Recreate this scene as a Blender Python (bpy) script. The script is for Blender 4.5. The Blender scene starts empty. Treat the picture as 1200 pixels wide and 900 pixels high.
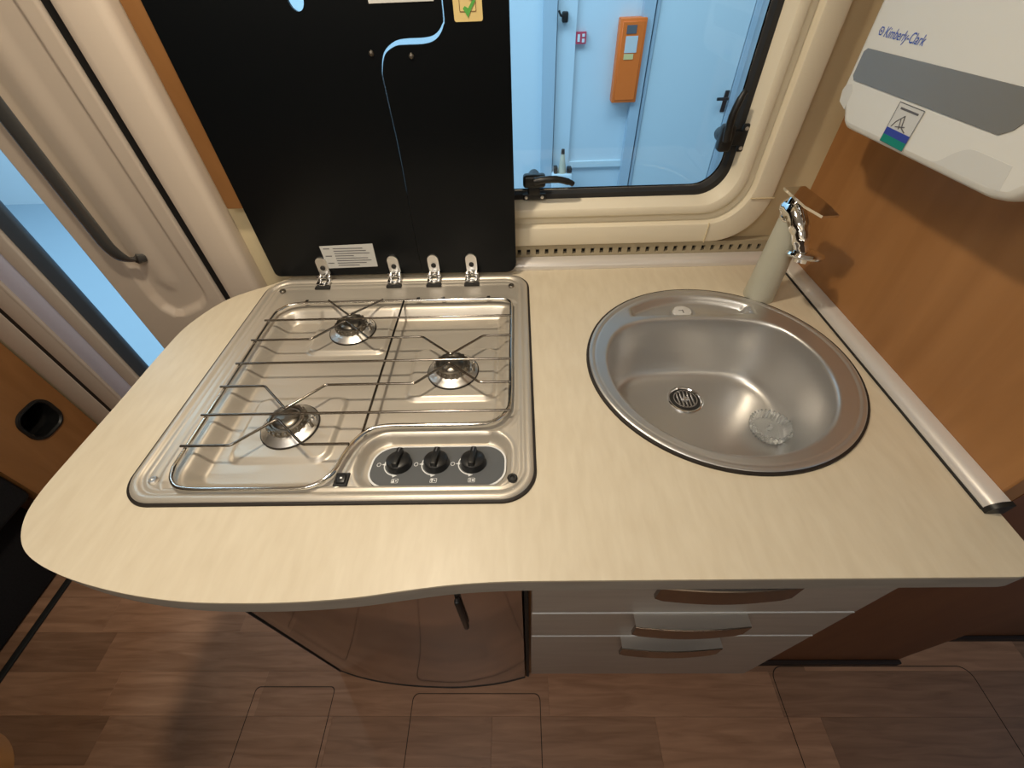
import bpy, bmesh, math, random
import numpy as np
from mathutils import Vector, Matrix
from mathutils.geometry import tessellate_polygon

random.seed(7)
SC = bpy.context.scene
COL = SC.collection
CT = 0.90                       # worktop height above the van floor

# ------------------------------------------------------------------ camera
cam_d = bpy.data.cameras.new('camera')
cam = bpy.data.objects.new('camera', cam_d)
COL.objects.link(cam)
SC.camera = cam
cam_d.sensor_fit = 'HORIZONTAL'
cam_d.sensor_width = 36.0
cam_d.lens = 494.53 / 1200 * 36.0
cam_d.clip_start = 0.01
PITCH, YAW, ROLL = 0.801485, -0.0356696, -0.0433307
cp, sp, cy, sy = math.cos(PITCH), math.sin(PITCH), math.cos(YAW), math.sin(YAW)
fwd = Vector((sy * cp, cy * cp, -sp))
rgt = Vector((cy, -sy, 0))
upv = rgt.cross(fwd)
cr, sr = math.cos(ROLL), math.sin(ROLL)
r2 = cr * rgt + sr * upv
u2 = -sr * rgt + cr * upv
m = Matrix((r2, u2, -fwd)).transposed().to_4x4()
m.translation = (0, 0, CT + 0.49)
cam.matrix_world = m

# ------------------------------------------------------------------ world, exposure, lights
w = bpy.data.worlds.new('world')
SC.world = w
w.use_nodes = True
bg = w.node_tree.nodes['Background']
bg.inputs[0].default_value = (0.55, 0.78, 1.0, 1)
bg.inputs[1].default_value = 0.35
SC.view_settings.view_transform = 'Standard'
SC.view_settings.look = 'None'
SC.view_settings.exposure = 0.16
SC.view_settings.gamma = 1.0
SC.view_settings.use_curve_mapping = False


def lamp(name, loc, energy, size, color, target=None, shape='DISK', size_y=None):
    d = bpy.data.lights.new(name, 'AREA')
    d.shape = shape
    d.size = size
    if size_y:
        d.size_y = size_y
    d.energy = energy
    d.color = color
    o = bpy.data.objects.new(name, d)
    COL.objects.link(o)
    o.location = loc
    t = Vector(target if target else (loc[0], loc[1], loc[2] - 1)) - Vector(loc)
    o.rotation_euler = t.to_track_quat('-Z', 'Y').to_euler()
    return o


WARM = (1.0, 0.86, 0.66)
lamp('ceiling_spot_light', (-0.30, 0.46, 1.955), 7.0, 0.09, WARM)
lamp('cabin_ceiling_light', (-0.35, -0.38, 1.955), 5.2, 0.55, (1.0, 0.95, 0.88))
lamp('ceiling_fill_light', (-0.3, -1.22, 1.72), 7.0, 2.6, (1.0, 0.88, 0.70), (-0.3, -0.7, 2.2), 'RECTANGLE', 0.06)  # unseen fill lamp, added to brighten the ceiling above the steel
lamp('hall_ceiling_light', (0.8, 2.7, 3.6), 68, 3.0, (0.60, 0.85, 0.96), (0.8, 4.4, 0.2), 'RECTANGLE', 1.2)
lamp('hall_side_light', (-3.0, 2.6, 3.8), 250, 4.0, (0.52, 0.80, 1.0), (-3.0, 2.6, -0.4), 'RECTANGLE', 2.0)

# ------------------------------------------------------------------ materials
MAT = {}


def mat(name, color, rough=0.5, metal=0.0, coat=0.0, spec=0.5, trans=0.0, ior=1.45, emit=0.0):
    mt = bpy.data.materials.new(name)
    mt.use_nodes = True
    b = mt.node_tree.nodes['Principled BSDF']
    b.inputs['Base Color'].default_value = (*color, 1)
    b.inputs['Roughness'].default_value = rough
    b.inputs['Metallic'].default_value = metal
    b.inputs['Coat Weight'].default_value = coat
    b.inputs['Specular IOR Level'].default_value = spec
    b.inputs['Transmission Weight'].default_value = trans
    b.inputs['IOR'].default_value = ior
    if emit:
        b.inputs['Emission Color'].default_value = (*color, 1)
        b.inputs['Emission Strength'].default_value = emit
    MAT[name] = mt
    return mt


def grain(mt, c1, c2, scale, stretch, detail=6, distort=0.0, lo=0.3, hi=0.7, bump=0.0, rand=0.0, rough=None):
    """noise grain in object space, stretched, mixed between two colours of the thing itself"""
    nt = mt.node_tree
    N, L = nt.nodes, nt.links
    b = N['Principled BSDF']
    tc = N.new('ShaderNodeTexCoord')
    mp = N.new('ShaderNodeMapping')
    mp.inputs['Scale'].default_value = stretch
    L.new(tc.outputs['Object'], mp.inputs['Vector'])
    no = N.new('ShaderNodeTexNoise')
    no.inputs['Scale'].default_value = scale
    no.inputs['Detail'].default_value = detail
    no.inputs['Distortion'].default_value = distort
    L.new(mp.outputs[0], no.inputs['Vector'])
    ra = N.new('ShaderNodeValToRGB')
    ra.color_ramp.elements[0].position = lo
    ra.color_ramp.elements[0].color = (*c1, 1)
    ra.color_ramp.elements[1].position = hi
    ra.color_ramp.elements[1].color = (*c2, 1)
    L.new(no.outputs['Fac'], ra.inputs[0])
    out = ra.outputs[0]
    if rand:
        oi = N.new('ShaderNodeObjectInfo')
        ad = N.new('ShaderNodeVectorMath')
        ad.operation = 'ADD'
        cx = N.new('ShaderNodeCombineXYZ')
        mu = N.new('ShaderNodeMath')
        mu.operation = 'MULTIPLY'
        mu.inputs[1].default_value = 37.0
        L.new(oi.outputs['Random'], mu.inputs[0])
        L.new(mu.outputs[0], cx.inputs[0])
        L.new(mu.outputs[0], cx.inputs[1])
        L.new(tc.outputs['Object'], ad.inputs[0])
        L.new(cx.outputs[0], ad.inputs[1])
        L.new(ad.outputs[0], mp.inputs['Vector'])
        hs = N.new('ShaderNodeHueSaturation')
        mr = N.new('ShaderNodeMapRange')
        mr.inputs['To Min'].default_value = 1 - rand
        mr.inputs['To Max'].default_value = 1 + rand
        L.new(oi.outputs['Random'], mr.inputs['Value'])
        L.new(mr.outputs[0], hs.inputs['Value'])
        L.new(out, hs.inputs['Color'])
        out = hs.outputs[0]
    L.new(out, b.inputs['Base Color'])
    if rough:
        mr2 = N.new('ShaderNodeMapRange')
        mr2.inputs['To Min'].default_value = rough[0]
        mr2.inputs['To Max'].default_value = rough[1]
        L.new(no.outputs['Fac'], mr2.inputs['Value'])
        L.new(mr2.outputs[0], b.inputs['Roughness'])
    if bump:
        bp = N.new('ShaderNodeBump')
        bp.inputs['Strength'].default_value = bump
        bp.inputs['Distance'].default_value = 0.002
        L.new(no.outputs['Fac'], bp.inputs['Height'])
        L.new(bp.outputs[0], b.inputs['Normal'])
    return mt


grain(mat('laminate', (0.7, 0.6, 0.42), 0.42), (0.62, 0.535, 0.395), (0.685, 0.605, 0.46), 22, (4.0, 0.9, 1), 9, 0.3, 0.25, 0.75)
grain(mat('edge_band', (0.30, 0.26, 0.21), 0.45), (0.30, 0.27, 0.23), (0.36, 0.325, 0.28), 14, (1, 1, 6))
mat('steel', (0.58, 0.53, 0.455), 0.40, 0.55)
mat('sink_steel', (0.61, 0.60, 0.585), 0.35, 0.85)
mat('rail_silver', (0.76, 0.73, 0.70), 0.30, 0.35)
mat('vent_shade', (0.40, 0.34, 0.23), 0.6)  # cream darkened; brownish shadow on the vent strip put into colour
mat('chrome', (0.80, 0.80, 0.80), 0.07, 1.0)
mat('wire', (0.72, 0.70, 0.66), 0.12, 1.0)
mat('rod_steel', (0.25, 0.225, 0.195), 0.16, 1.0)  # wire metal darkened; dark surroundings mirrored by the rods put into colour
mat('satin_cap', (0.70, 0.69, 0.67), 0.45, 0.3)
mat('handle_dark_reflection', (0.22, 0.18, 0.15), 0.22, 0.95)  # dark reflection on the handle fronts put into the metal colour
mat('aluminium', (0.78, 0.76, 0.73), 0.35, 1.0)
mat('burner_dark', (0.24, 0.22, 0.19), 0.35, 1.0)
mat('black_glass', (0.004, 0.005, 0.006), 0.28, 0, 0, 0.22)
mat('black_plastic', (0.012, 0.012, 0.012), 0.38)
mat('rubber', (0.018, 0.017, 0.016), 0.6)
mat('gasket_brown', (0.016, 0.011, 0.008), 0.6)  # real gasket, thickened and darkened for the shade along the rims
mat('panel_grey', (0.10, 0.105, 0.11), 0.45)
mat('white_print', (0.75, 0.76, 0.76), 0.5)
mat('dark_print', (0.12, 0.12, 0.13), 0.6)
mat('paper', (0.62, 0.62, 0.60), 0.6)
mat('gold_paper', (0.75, 0.58, 0.25), 0.45)
mat('green_print', (0.10, 0.40, 0.07), 0.5)
mat('brown_print', (0.25, 0.14, 0.05), 0.5)
mat('cream_plastic', (0.80, 0.73, 0.58), 0.4)
mat('cream_wall', (0.66, 0.56, 0.36), 0.6)
mat('door_plastic', (0.66, 0.56, 0.46), 0.45)
mat('door_white', (0.66, 0.58, 0.50), 0.45)
mat('lavender_strip', (0.74, 0.77, 0.98), 0.35)
mat('dark_blue_seal', (0.07, 0.10, 0.14), 0.5)
mat('handle_grey', (0.16, 0.16, 0.155), 0.25, 0.6)
grain(mat('orange_wood', (0.4, 0.17, 0.05), 0.42), (0.28, 0.122, 0.038), (0.42, 0.20, 0.07), 2.2, (6, 6, 1.0), 5, 1.2, 0.2, 0.8, rough=(0.36, 0.5))
grain(mat('drawer_front', (0.5, 0.46, 0.4), 0.35), (0.37, 0.32, 0.275), (0.43, 0.375, 0.325), 8, (1, 1, 10))
grain(mat('plank_wood', (0.15, 0.07, 0.035), 0.4), (0.29, 0.148, 0.082), (0.49, 0.272, 0.162), 5, (1.2, 12, 1), 8, 0.8, 0.25, 0.75, rand=0.27, rough=(0.34, 0.5))
grain(mat('shaded_orange_wood', (0.16, 0.06, 0.02), 0.45), (0.15, 0.05, 0.017), (0.20, 0.075, 0.025), 2.2, (6, 6, 1.0), 5, 1.2)  # orange wood darkened and reddened; shade past the drawers put into colour
mat('floor_gap', (0.12, 0.06, 0.035), 0.7)
mat('groove_dark', (0.025, 0.012, 0.008), 0.7)
mat('gloss_brown', (0.36, 0.29, 0.25), 0.09, 0.9)
grain(mat('black_fabric', (0.006, 0.006, 0.007), 0.9), (0.004, 0.004, 0.005), (0.010, 0.010, 0.012), 200, (1, 1, 1))
mat('white_shell', (0.74, 0.73, 0.68), 0.35)
mat('grey_smoke', (0.20, 0.20, 0.19), 0.22)
mat('recess_shade', (0.65, 0.645, 0.61), 0.45)  # shell white toned down, recess shading put into colour
mat('logo_blue', (0.03, 0.10, 0.50), 0.5)
mat('label_blue', (0.03, 0.05, 0.33), 0.5)
mat('label_green', (0.0, 0.22, 0.16), 0.5)
mat('tap_cream', (0.50, 0.49, 0.40), 0.3)
mat('hall_paint', (0.60, 0.70, 0.76), 0.6)
mat('hall_paint_dark', (0.42, 0.52, 0.60), 0.6)
mat('hall_door', (0.62, 0.72, 0.76), 0.5)
mat('hall_floor', (0.24, 0.32, 0.385), 0.7)
mat('hydrant_orange', (0.85, 0.17, 0.02), 0.5)
mat('sign_red', (0.55, 0.06, 0.10), 0.5)
mat('brass', (0.55, 0.50, 0.38), 0.4)
mat('unseen_wall_brown', (0.10, 0.065, 0.045), 0.85)  # unseen walls made dark to cut bounce onto the drawers
mat('ceiling_cream', (0.82, 0.77, 0.68), 0.7)
mat('lamp_lens', (1.0, 0.9, 0.75), 0.3, emit=4.0)
mat('clear_plastic', (0.95, 0.97, 0.97), 0.08, trans=0.82, ior=1.45)

g = bpy.data.materials.new('window_acrylic')
g.use_nodes = True
nt = g.node_tree
nt.nodes.clear()
_o = nt.nodes.new('ShaderNodeOutputMaterial')
_t = nt.nodes.new('ShaderNodeBsdfTransparent')
_t.inputs[0].default_value = (0.93, 0.97, 1.0, 1)
_g = nt.nodes.new('ShaderNodeBsdfGlossy')
_g.inputs['Roughness'].default_value = 0.03
_f = nt.nodes.new('ShaderNodeFresnel')
_f.inputs[0].default_value = 1.45
_m = nt.nodes.new('ShaderNodeMixShader')
nt.links.new(_f.outputs[0], _m.inputs[0])
nt.links.new(_t.outputs[0], _m.inputs[1])
nt.links.new(_g.outputs[0], _m.inputs[2])
nt.links.new(_m.outputs[0], _o.inputs[0])
MAT['window_acrylic'] = g


# ------------------------------------------------------------------ geometry helpers
class G:
    def __init__(s):
        s.v, s.f = [], []

    def add(s, v, f):
        o = len(s.v)
        s.v += [tuple(float(c) for c in p) for p in v]
        s.f += [tuple(i + o for i in q) for q in f]
        return s

    def box(s, x0, x1, y0, y1, z0, z1):
        return s.add([(x0, y0, z0), (x1, y0, z0), (x1, y1, z0), (x0, y1, z0), (x0, y0, z1), (x1, y0, z1), (x1, y1, z1), (x0, y1, z1)],
                     [(0, 3, 2, 1), (4, 5, 6, 7), (0, 1, 5, 4), (1, 2, 6, 5), (2, 3, 7, 6), (3, 0, 4, 7)])

    def rbox(s, x0, x1, y0, y1, z0, z1, b=0.003, seg=2):
        bm = bmesh.new()
        bmesh.ops.create_cube(bm, size=1.0)
        for v in bm.verts:
            v.co = Vector(((x0 + x1) / 2 + v.co.x * (x1 - x0), (y0 + y1) / 2 + v.co.y * (y1 - y0), (z0 + z1) / 2 + v.co.z * (z1 - z0)))
        bmesh.ops.bevel(bm, geom=list(bm.edges), offset=b, segments=seg, profile=0.5, affect='EDGES')
        bm.verts.index_update()
        s.add([v.co[:] for v in bm.verts], [[v.index for v in f.verts] for f in bm.faces])
        bm.free()
        return s

    def prism(s, poly, a, b, axis='z', holes=(), sides=True, caps=(True, True)):
        """poly (2D, CCW) extruded between a and b along axis"""
        def P(p, h):
            return {'z': (p[0], p[1], h), 'y': (p[0], h, p[1]), 'x': (h, p[0], p[1])}[axis]
        loops = [list(poly)] + [list(h) for h in holes]
        flat = [p for l in loops for p in l]
        tris = tessellate_polygon([[Vector((p[0], p[1], 0)) for p in l] for l in loops])
        n = len(flat)
        vs = [P(p, a) for p in flat] + [P(p, b) for p in flat]
        fs = []
        for t in tris:
            if caps[0]:
                fs.append(tuple(t))
            if caps[1]:
                fs.append(tuple(i + n for i in reversed(t)))
        if sides:
            o = 0
            for l in loops:
                k = len(l)
                for i in range(k):
                    j = (i + 1) % k
                    fs.append((o + i, o + j, o + j + n, o + i + n))
                o += k
        return s.add(vs, fs)

    def lathe(s, prof, c=(0, 0, 0), n=48, axis='z', frm=None):
        vs, fs = [], []
        k = len(prof)
        for i in range(n):
            a = 2 * math.pi * i / n
            for r, h in prof:
                p = Vector((r * math.cos(a), r * math.sin(a), h))
                if axis == 'y':
                    p = Vector((p.x, -p.z, p.y))
                elif axis == 'x':
                    p = Vector((p.z, p.x, p.y))
                if frm is not None:
                    p = frm @ p
                vs.append((p.x + c[0], p.y + c[1], p.z + c[2]))
        for i in range(n):
            j = (i + 1) % n
            for q in range(k - 1):
                fs.append((i * k + q, j * k + q, j * k + q + 1, i * k + q + 1))
        return s.add(vs, fs)

    def tube(s, path, r, n=10, closed=False):
        P = [Vector(p) for p in path]
        k = len(P)
        vs, fs = [], []
        up = Vector((0.013, 0.017, 1))
        for i in range(k):
            a = P[(i - 1) % k] if (closed or i > 0) else P[i]
            b = P[(i + 1) % k] if (closed or i < k - 1) else P[i]
            t = (b - a).normalized()
            u = up if abs(t.dot(up.normalized())) < 0.95 else Vector((0, 1, 0.02))
            x = t.cross(u).normalized()
            y = x.cross(t).normalized()
            rr = r[i] if isinstance(r, (list, tuple)) else r
            for q in range(n):
                an = 2 * math.pi * q / n
                vs.append(P[i] + rr * (math.cos(an) * x + math.sin(an) * y))
        for i in range(k if closed else k - 1):
            j = (i + 1) % k
            for q in range(n):
                fs.append((i * n + q, i * n + (q + 1) % n, j * n + (q + 1) % n, j * n + q))
        if not closed:
            fs.append(tuple(range(n - 1, -1, -1)))
            fs.append(tuple((k - 1) * n + q for q in range(n)))
        return s.add(vs, fs)

    def loft(s, rings, closed=True, cap0=False, cap1=False):
        k = len(rings[0])
        vs = [p for r in rings for p in r]
        fs = []
        for i in range(len(rings) - 1):
            for q in range(k if closed else k - 1):
                p = (q + 1) % k
                fs.append((i * k + q, i * k + p, (i + 1) * k + p, (i + 1) * k + q))
        if cap0:
            fs.append(tuple(range(k - 1, -1, -1)))
        if cap1:
            fs.append(tuple((len(rings) - 1) * k + q for q in range(k)))
        return s.add(vs, fs)

    def xf(s, M):
        s.v = [tuple(M @ Vector(p)) for p in s.v]
        return s


def mk(name, geo, mt, parent=None, smooth=40, label=None):
    me = bpy.data.meshes.new(name)
    me.from_pydata(geo.v, [], geo.f)
    bm = bmesh.new()
    bm.from_mesh(me)
    bmesh.ops.recalc_face_normals(bm, faces=bm.faces)
    bm.to_mesh(me)
    bm.free()
    me.materials.append(MAT[mt])
    if smooth:
        me.shade_smooth()
        me.set_sharp_from_angle(angle=math.radians(smooth))
    o = bpy.data.objects.new(name, me)
    COL.objects.link(o)
    if parent:
        o.parent = parent
        o.matrix_parent_inverse = Matrix.Translation(-Vector(parent_loc(parent)))
    if label:
        o['label'] = label
    return o


def parent_loc(p):
    v = Vector(p.location)
    while p.parent:
        v = v + Vector(p.matrix_parent_inverse.translation)
        p = p.parent
        v = v + Vector(p.location)
    return v


def tag(o, label, cat, group=None, kind=None):
    o['label'] = label
    o['category'] = cat
    if group:
        o['group'] = group
    if kind:
        o['kind'] = kind
    return o


def thing(name, label, cat, loc, group=None, kind=None):
    o = bpy.data.objects.new(name, None)
    o.empty_display_size = 0.05
    COL.objects.link(o)
    o.location = loc
    return tag(o, label, cat, group, kind)


def rrect(x0, x1, y0, y1, r, n=10):
    pts = []
    for cx_, cy_, a0 in ((x1 - r, y0 + r, -90), (x1 - r, y1 - r, 0), (x0 + r, y1 - r, 90), (x0 + r, y0 + r, 180)):
        for i in range(n + 1):
            a = math.radians(a0 + 90 * i / n)
            pts.append((cx_ + r * math.cos(a), cy_ + r * math.sin(a)))
    return pts


def circ(cx_, cy_, r, n=64):
    return [(cx_ + r * math.cos(2 * math.pi * i / n), cy_ + r * math.sin(2 * math.pi * i / n)) for i in range(n)]


def crom(pts, closed=False, k=8):
    """Catmull-Rom through points"""
    P = [np.array(p, float) for p in pts]
    n = len(P)
    out = []
    for i in range(n if closed else n - 1):
        if closed:
            a, b, c, d = P[(i - 1) % n], P[i], P[(i + 1) % n], P[(i + 2) % n]
        else:
            a, b, c, d = P[max(i - 1, 0)], P[i], P[i + 1], P[min(i + 2, n - 1)]
        for j in range(k):
            t = j / k
            out.append(tuple(0.5 * ((2 * b) + (c - a) * t + (2 * a - 5 * b + 4 * c - d) * t * t + (3 * b - a - 3 * c + d) * t ** 3)))
    if not closed:
        out.append(tuple(P[-1]))
    return out


def sdf_poly(X, Y, poly):
    """signed distance (negative inside) of grid points to a polygon"""
    P = np.array(poly)
    Q = np.roll(P, -1, 0)
    d = np.full(X.shape, 1e9)
    ins = np.zeros(X.shape, bool)
    for (ax, ay), (bx, by) in zip(P, Q):
        ex, ey = bx - ax, by - ay
        L2 = ex * ex + ey * ey + 1e-18
        t = np.clip(((X - ax) * ex + (Y - ay) * ey) / L2, 0, 1)
        d = np.minimum(d, np.hypot(X - ax - t * ex, Y - ay - t * ey))
        c = ((ay > Y) != (by > Y)) & (X < (bx - ax) * (Y - ay) / (by - ay + 1e-18) + ax)
        ins ^= c
    return np.where(ins, -d, d)


def sdf_rr(X, Y, x0, x1, y0, y1, r):
    qx = np.abs(X - (x0 + x1) / 2) - (x1 - x0) / 2 + r
    qy = np.abs(Y - (y0 + y1) / 2) - (y1 - y0) / 2 + r
    return np.hypot(np.maximum(qx, 0), np.maximum(qy, 0)) + np.minimum(np.maximum(qx, qy), 0) - r


def sstep(x, a, b):
    t = np.clip((x - a) / (b - a), 0, 1)
    return t * t * (3 - 2 * t)


def text_geo(txt, size, shear=0.0):
    c = bpy.data.curves.new('t', 'FONT')
    c.body = txt
    c.size = size
    c.shear = shear
    c.resolution_u = 3
    o = bpy.data.objects.new('t', c)
    COL.objects.link(o)
    dg = bpy.context.evaluated_depsgraph_get()
    me = o.evaluated_get(dg).to_mesh()
    gg = G().add([v.co[:] for v in me.vertices], [tuple(p.vertices) for p in me.polygons])
    o.evaluated_get(dg).to_mesh_clear()
    bpy.data.objects.remove(o)
    bpy.data.curves.remove(c)
    return gg


# ================================================================== SETTING: van shell
fl = tag(mk('floor', G().box(-2.6, 2.0, -1.3, 0.90, -0.03, -0.004), 'floor_gap'), 'brown wood-plank van floor below the worktop', 'floor', kind='structure')
PW = 0.0985
plank_meshes = []
for L_ in (0.42, 0.60, 0.78):
    gg = G().rbox(0, L_ - 0.0003, 0, PW - 0.0003, -0.004, 0, 0.0002, 1)
    o = mk('plank', gg, 'plank_wood', fl)
    plank_meshes.append((L_, o.data))
    bpy.data.objects.remove(o)
y = 0.24 - PW * 5
row = 0
while y < 0.86:
    x = -2.2 - random.random() * 0.5
    if abs(y - 0.24) < 0.01:
        x = -1.225 - 0.78 * 1
    while x < 1.75:
        L_, me = random.choice(plank_meshes)
        o = bpy.data.objects.new('plank', me)
        COL.objects.link(o)
        o.parent = fl
        o.location = (x, y, 0)
        x += L_
    y += PW
    row += 1


def hatch(x0, x1, y0, y1, r, label):
    rings = []
    for ins, z in ((0, 0.0), (0.0004, 0.0006), (0.0016, 0.0006), (0.0020, 0.0)):
        rings.append([(p[0], p[1], z) for p in rrect(x0 + ins, x1 - ins, y0 + ins, y1 - ins, r - ins * 0.5, 6)])
    mk('hatch_seam', G().loft(rings), 'groove_dark', fl, label=label)


hatch(-0.745, -0.525, -0.18, 0.206, 0.012, 'thin dark seam of a small floor hatch')
hatch(-0.309, 0.033, -0.18, 0.191, 0.016, 'thin dark seam of a wide floor hatch')
hatch(0.662, 1.192, -0.22, 0.252, 0.03, 'thin dark seam of a floor hatch beside the drawers')

tag(mk('ceiling', G().box(-2.6, 2.0, -1.3, 0.93, 1.97, 2.0), 'ceiling_cream'), 'cream van ceiling', 'ceiling', kind='structure')
tag(mk('wall_back', G().box(-2.6, 2.0, -1.33, -1.3, -0.03, 2.0), 'unseen_wall_brown'), 'dark brown wall opposite the kitchen', 'wall', kind='structure')
tag(mk('wall_left', G().box(-2.63, -2.6, -1.3, 0.93, -0.03, 2.0), 'unseen_wall_brown'), 'dark brown end wall beyond the black seat', 'wall', kind='structure')

# rear (window) wall with the window opening
tag(mk('wall_rear', G().prism([(-0.60, 0), (0.60, 0), (0.60, 1.97), (-0.60, 1.97)], 0.86, 0.885, 'y',
                              [list(reversed(rrect(-0.465, 0.44, 1.0, 1.70, 0.06)))]), 'cream_wall'),
    'cream wall around the kitchen window', 'wall', kind='structure')
# right partition with orange veneer
tag(mk('wall_right', G().rbox(0.575, 0.605, 0.262, 0.86, 0, 1.97, 0.002, 1), 'orange_wood'),
    'orange veneer partition beside the sink', 'wall', kind='structure')
tag(mk('wall_front', G().box(0.605, 1.0, 0.262, 0.29, 0.0, 1.97).box(0.98, 1.0, 0.29, 0.345, 0.0, 1.97).box(1.0, 2.0, 0.319, 0.345, 0.0, 1.97), 'shaded_orange_wood'),
    'orange panel wall past the drawers, shade painted into its colour', 'wall', kind='structure')
tag(mk('baseboard_right', G().rbox(0.52, 1.005, 0.252, 0.262, 0, 0.025, 0.002, 1).rbox(1.005, 2.0, 0.309, 0.319, 0, 0.025, 0.002, 1), 'groove_dark'),
    'dark baseboard under the orange panel wall', 'baseboard', kind='structure')

# ---------------------------------------------------------------- window
WX0, WX1, WZ0, WZ1 = -0.525, 0.496, 0.946, 1.76


def wring(ins, y_, r=None):
    rr = max(0.095 - ins * 0.45, 0.02) if r is None else r
    return [(p[0], y_, p[1]) for p in rrect(WX0 + ins, WX1 - ins, WZ0 + ins, WZ1 - ins, rr, 12)]


win = thing('window_1', 'cream framed van window looking out on a blue hall', 'window', (0, 0.86, 0.946), kind='structure')
prof = [(0, 0.866), (0, 0.840), (0.002, 0.8365), (0.006, 0.835), (0.037, 0.8345), (0.040, 0.8355), (0.0415, 0.8385), (0.043, 0.852), (0.058, 0.853),
        (0.0595, 0.843), (0.061, 0.8405), (0.065, 0.8395), (0.073, 0.8400), (0.076, 0.8415), (0.085, 0.860), (0.088, 0.868), (0.088, 0.885), (0.080, 0.89)]
mk('frame', G().loft([wring(a, b) for a, b in prof]), 'cream_plastic', win, 28)
mk('seal', G().loft([wring(0.080, 0.889), wring(0.080, 0.868), wring(0.084, 0.8655), wring(0.096, 0.868), wring(0.099, 0.876), wring(0.099, 0.889)]), 'rubber', win, label='black rubber seal')
mk('pane_edge', G().loft([wring(0.098, 0.884), wring(0.099, 0.880), wring(0.1015, 0.880), wring(0.1025, 0.884)]), 'chrome', win, label='bright bevelled edge of the pane')
mk('pane', G().prism([(p[0], p[2]) for p in wring(0.099, 0)], 0.884, 0.888, 'y'), 'window_acrylic', win, 0)
# moulding joints of the frame at the corner
for a, b in (((0.386, 0.947), (0.386, 0.988)), ((0.452, 1.036), (0.496, 1.036))):
    q = G().rbox(min(a[0], b[0]) - 0.0008, max(a[0], b[0]) + 0.0008, 0.8322, 0.836, min(a[1], b[1]) - 0.0008, max(a[1], b[1]) + 0.0008, 0.0005, 1)
    mk('frame_joint', q, 'cream_wall', win)


def latch(cx_, cz, ang, mirror=1):
    la = mk('latch', G().rbox(-0.022, 0.022, -0.016, 0.006, -0.012, 0.012, 0.006, 3), 'black_plastic', win, label='black window latch')
    le = G()
    le.tube(crom([(0.0, -0.022, 0.004), (0.02, -0.025, 0.008), (0.045, -0.025, 0.008), (0.068, -0.022, 0.001), (0.074, -0.02, -0.003)], k=5), [0.007] * 5 + [0.0065] * 5 + [0.006] * 5 + [0.005] * 6, 10)
    le.lathe([(0, -0.03), (0.010, -0.028), (0.012, -0.02), (0.012, 0.0)], (0, 0, 0.0), 20, 'y', Matrix.Rotation(math.pi, 3, 'Z') if False else None)
    h = mk('latch_lever', le, 'black_plastic', la)
    k = mk('latch_keeper', G().rbox(-0.012, 0.012, -0.012, 0.006, -0.028, -0.010, 0.003, 2).rbox(-0.023, 0.023, -0.012, -0.004, -0.036, -0.024, 0.003, 2), 'black_plastic', la)
    s1 = mk('screw', G().lathe([(0, -0.0175), (0.003, -0.017), (0.0035, -0.0155)], (-0.015, 0, 0), 14, 'y').lathe([(0, -0.0175), (0.003, -0.017), (0.0035, -0.0155)], (0.015, 0, 0), 14, 'y')
            .lathe([(0, 0.0135), (0.003, 0.013), (0.0035, 0.011)], (-0.016, 0, -0.030), 14, 'y').lathe([(0, 0.0135), (0.003, 0.013), (0.0035, 0.011)], (0.016, 0, -0.030), 14, 'y'), 'aluminium', la)
    for o in (h, k, s1):
        o.matrix_parent_inverse = Matrix.Identity(4)
    la.matrix_parent_inverse = Matrix.Identity(4)
    la.location = Vector((cx_, 0.866, cz)) - Vector(win.location)
    la.rotation_euler = (0, ang, 0)
    return la


latch(0.030, 1.072, 0)
latch(0.379, 1.137, -math.pi / 2)

# ---------------------------------------------------------------- door, post, jamb (same outer wall, beyond the worktop end)
GX, GZ = np.meshgrid(np.linspace(-1.014, -0.752, 80), np.concatenate([np.linspace(0.05, 0.66, 8), np.linspace(0.665, 1.2, 110), np.linspace(1.21, 1.95, 20)]))
rec = [(-0.945, 1.9), (-0.945, 0.80), (-0.938, 0.765), (-0.918, 0.742), (-0.89, 0.742), (-0.83, 0.765), (-0.806, 0.785), (-0.797, 0.81), (-0.797, 1.9)]
sd = sdf_poly(GX, GZ, rec)
sd2 = sdf_poly(GX, GZ, [(-0.925, 1.9), (-0.925, 0.83), (-0.90, 0.80), (-0.87, 0.80), (-0.85, 0.83), (-0.85, 1.9)])
YY = 0.900 + 0.016 * sstep(-sd, -0.004, 0.014) - 0.005 * sstep(-sd2, 0.0, 0.036)
YY += 0.012 * sstep(GX, -0.765, -0.752)
nz, nx = GX.shape
gd = G().add(np.stack([GX, YY, GZ], -1).reshape(-1, 3), [(i * nx + j, i * nx + j + 1, (i + 1) * nx + j + 1, (i + 1) * nx + j) for i in range(nz - 1) for j in range(nx - 1)])
gd.box(-1.014, -0.752, 0.918, 0.945, 0.03, 1.95).box(-1.014, -1.0135, 0.9, 0.92, 0.05, 1.95)
dr = thing('door_1', 'beige sliding door with a dark vertical grab handle', 'door', (-0.88, 0.92, 0.03), kind='structure')
mk('leaf', gd, 'door_plastic', dr, 35)
hb = G()
hp = crom([(-0.925, 0.874, 1.60), (-0.925, 0.874, 1.20), (-0.924, 0.874, 1.00), (-0.922, 0.875, 0.945), (-0.912, 0.884, 0.915), (-0.893, 0.912, 0.903)], k=6)
rings = []
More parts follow.
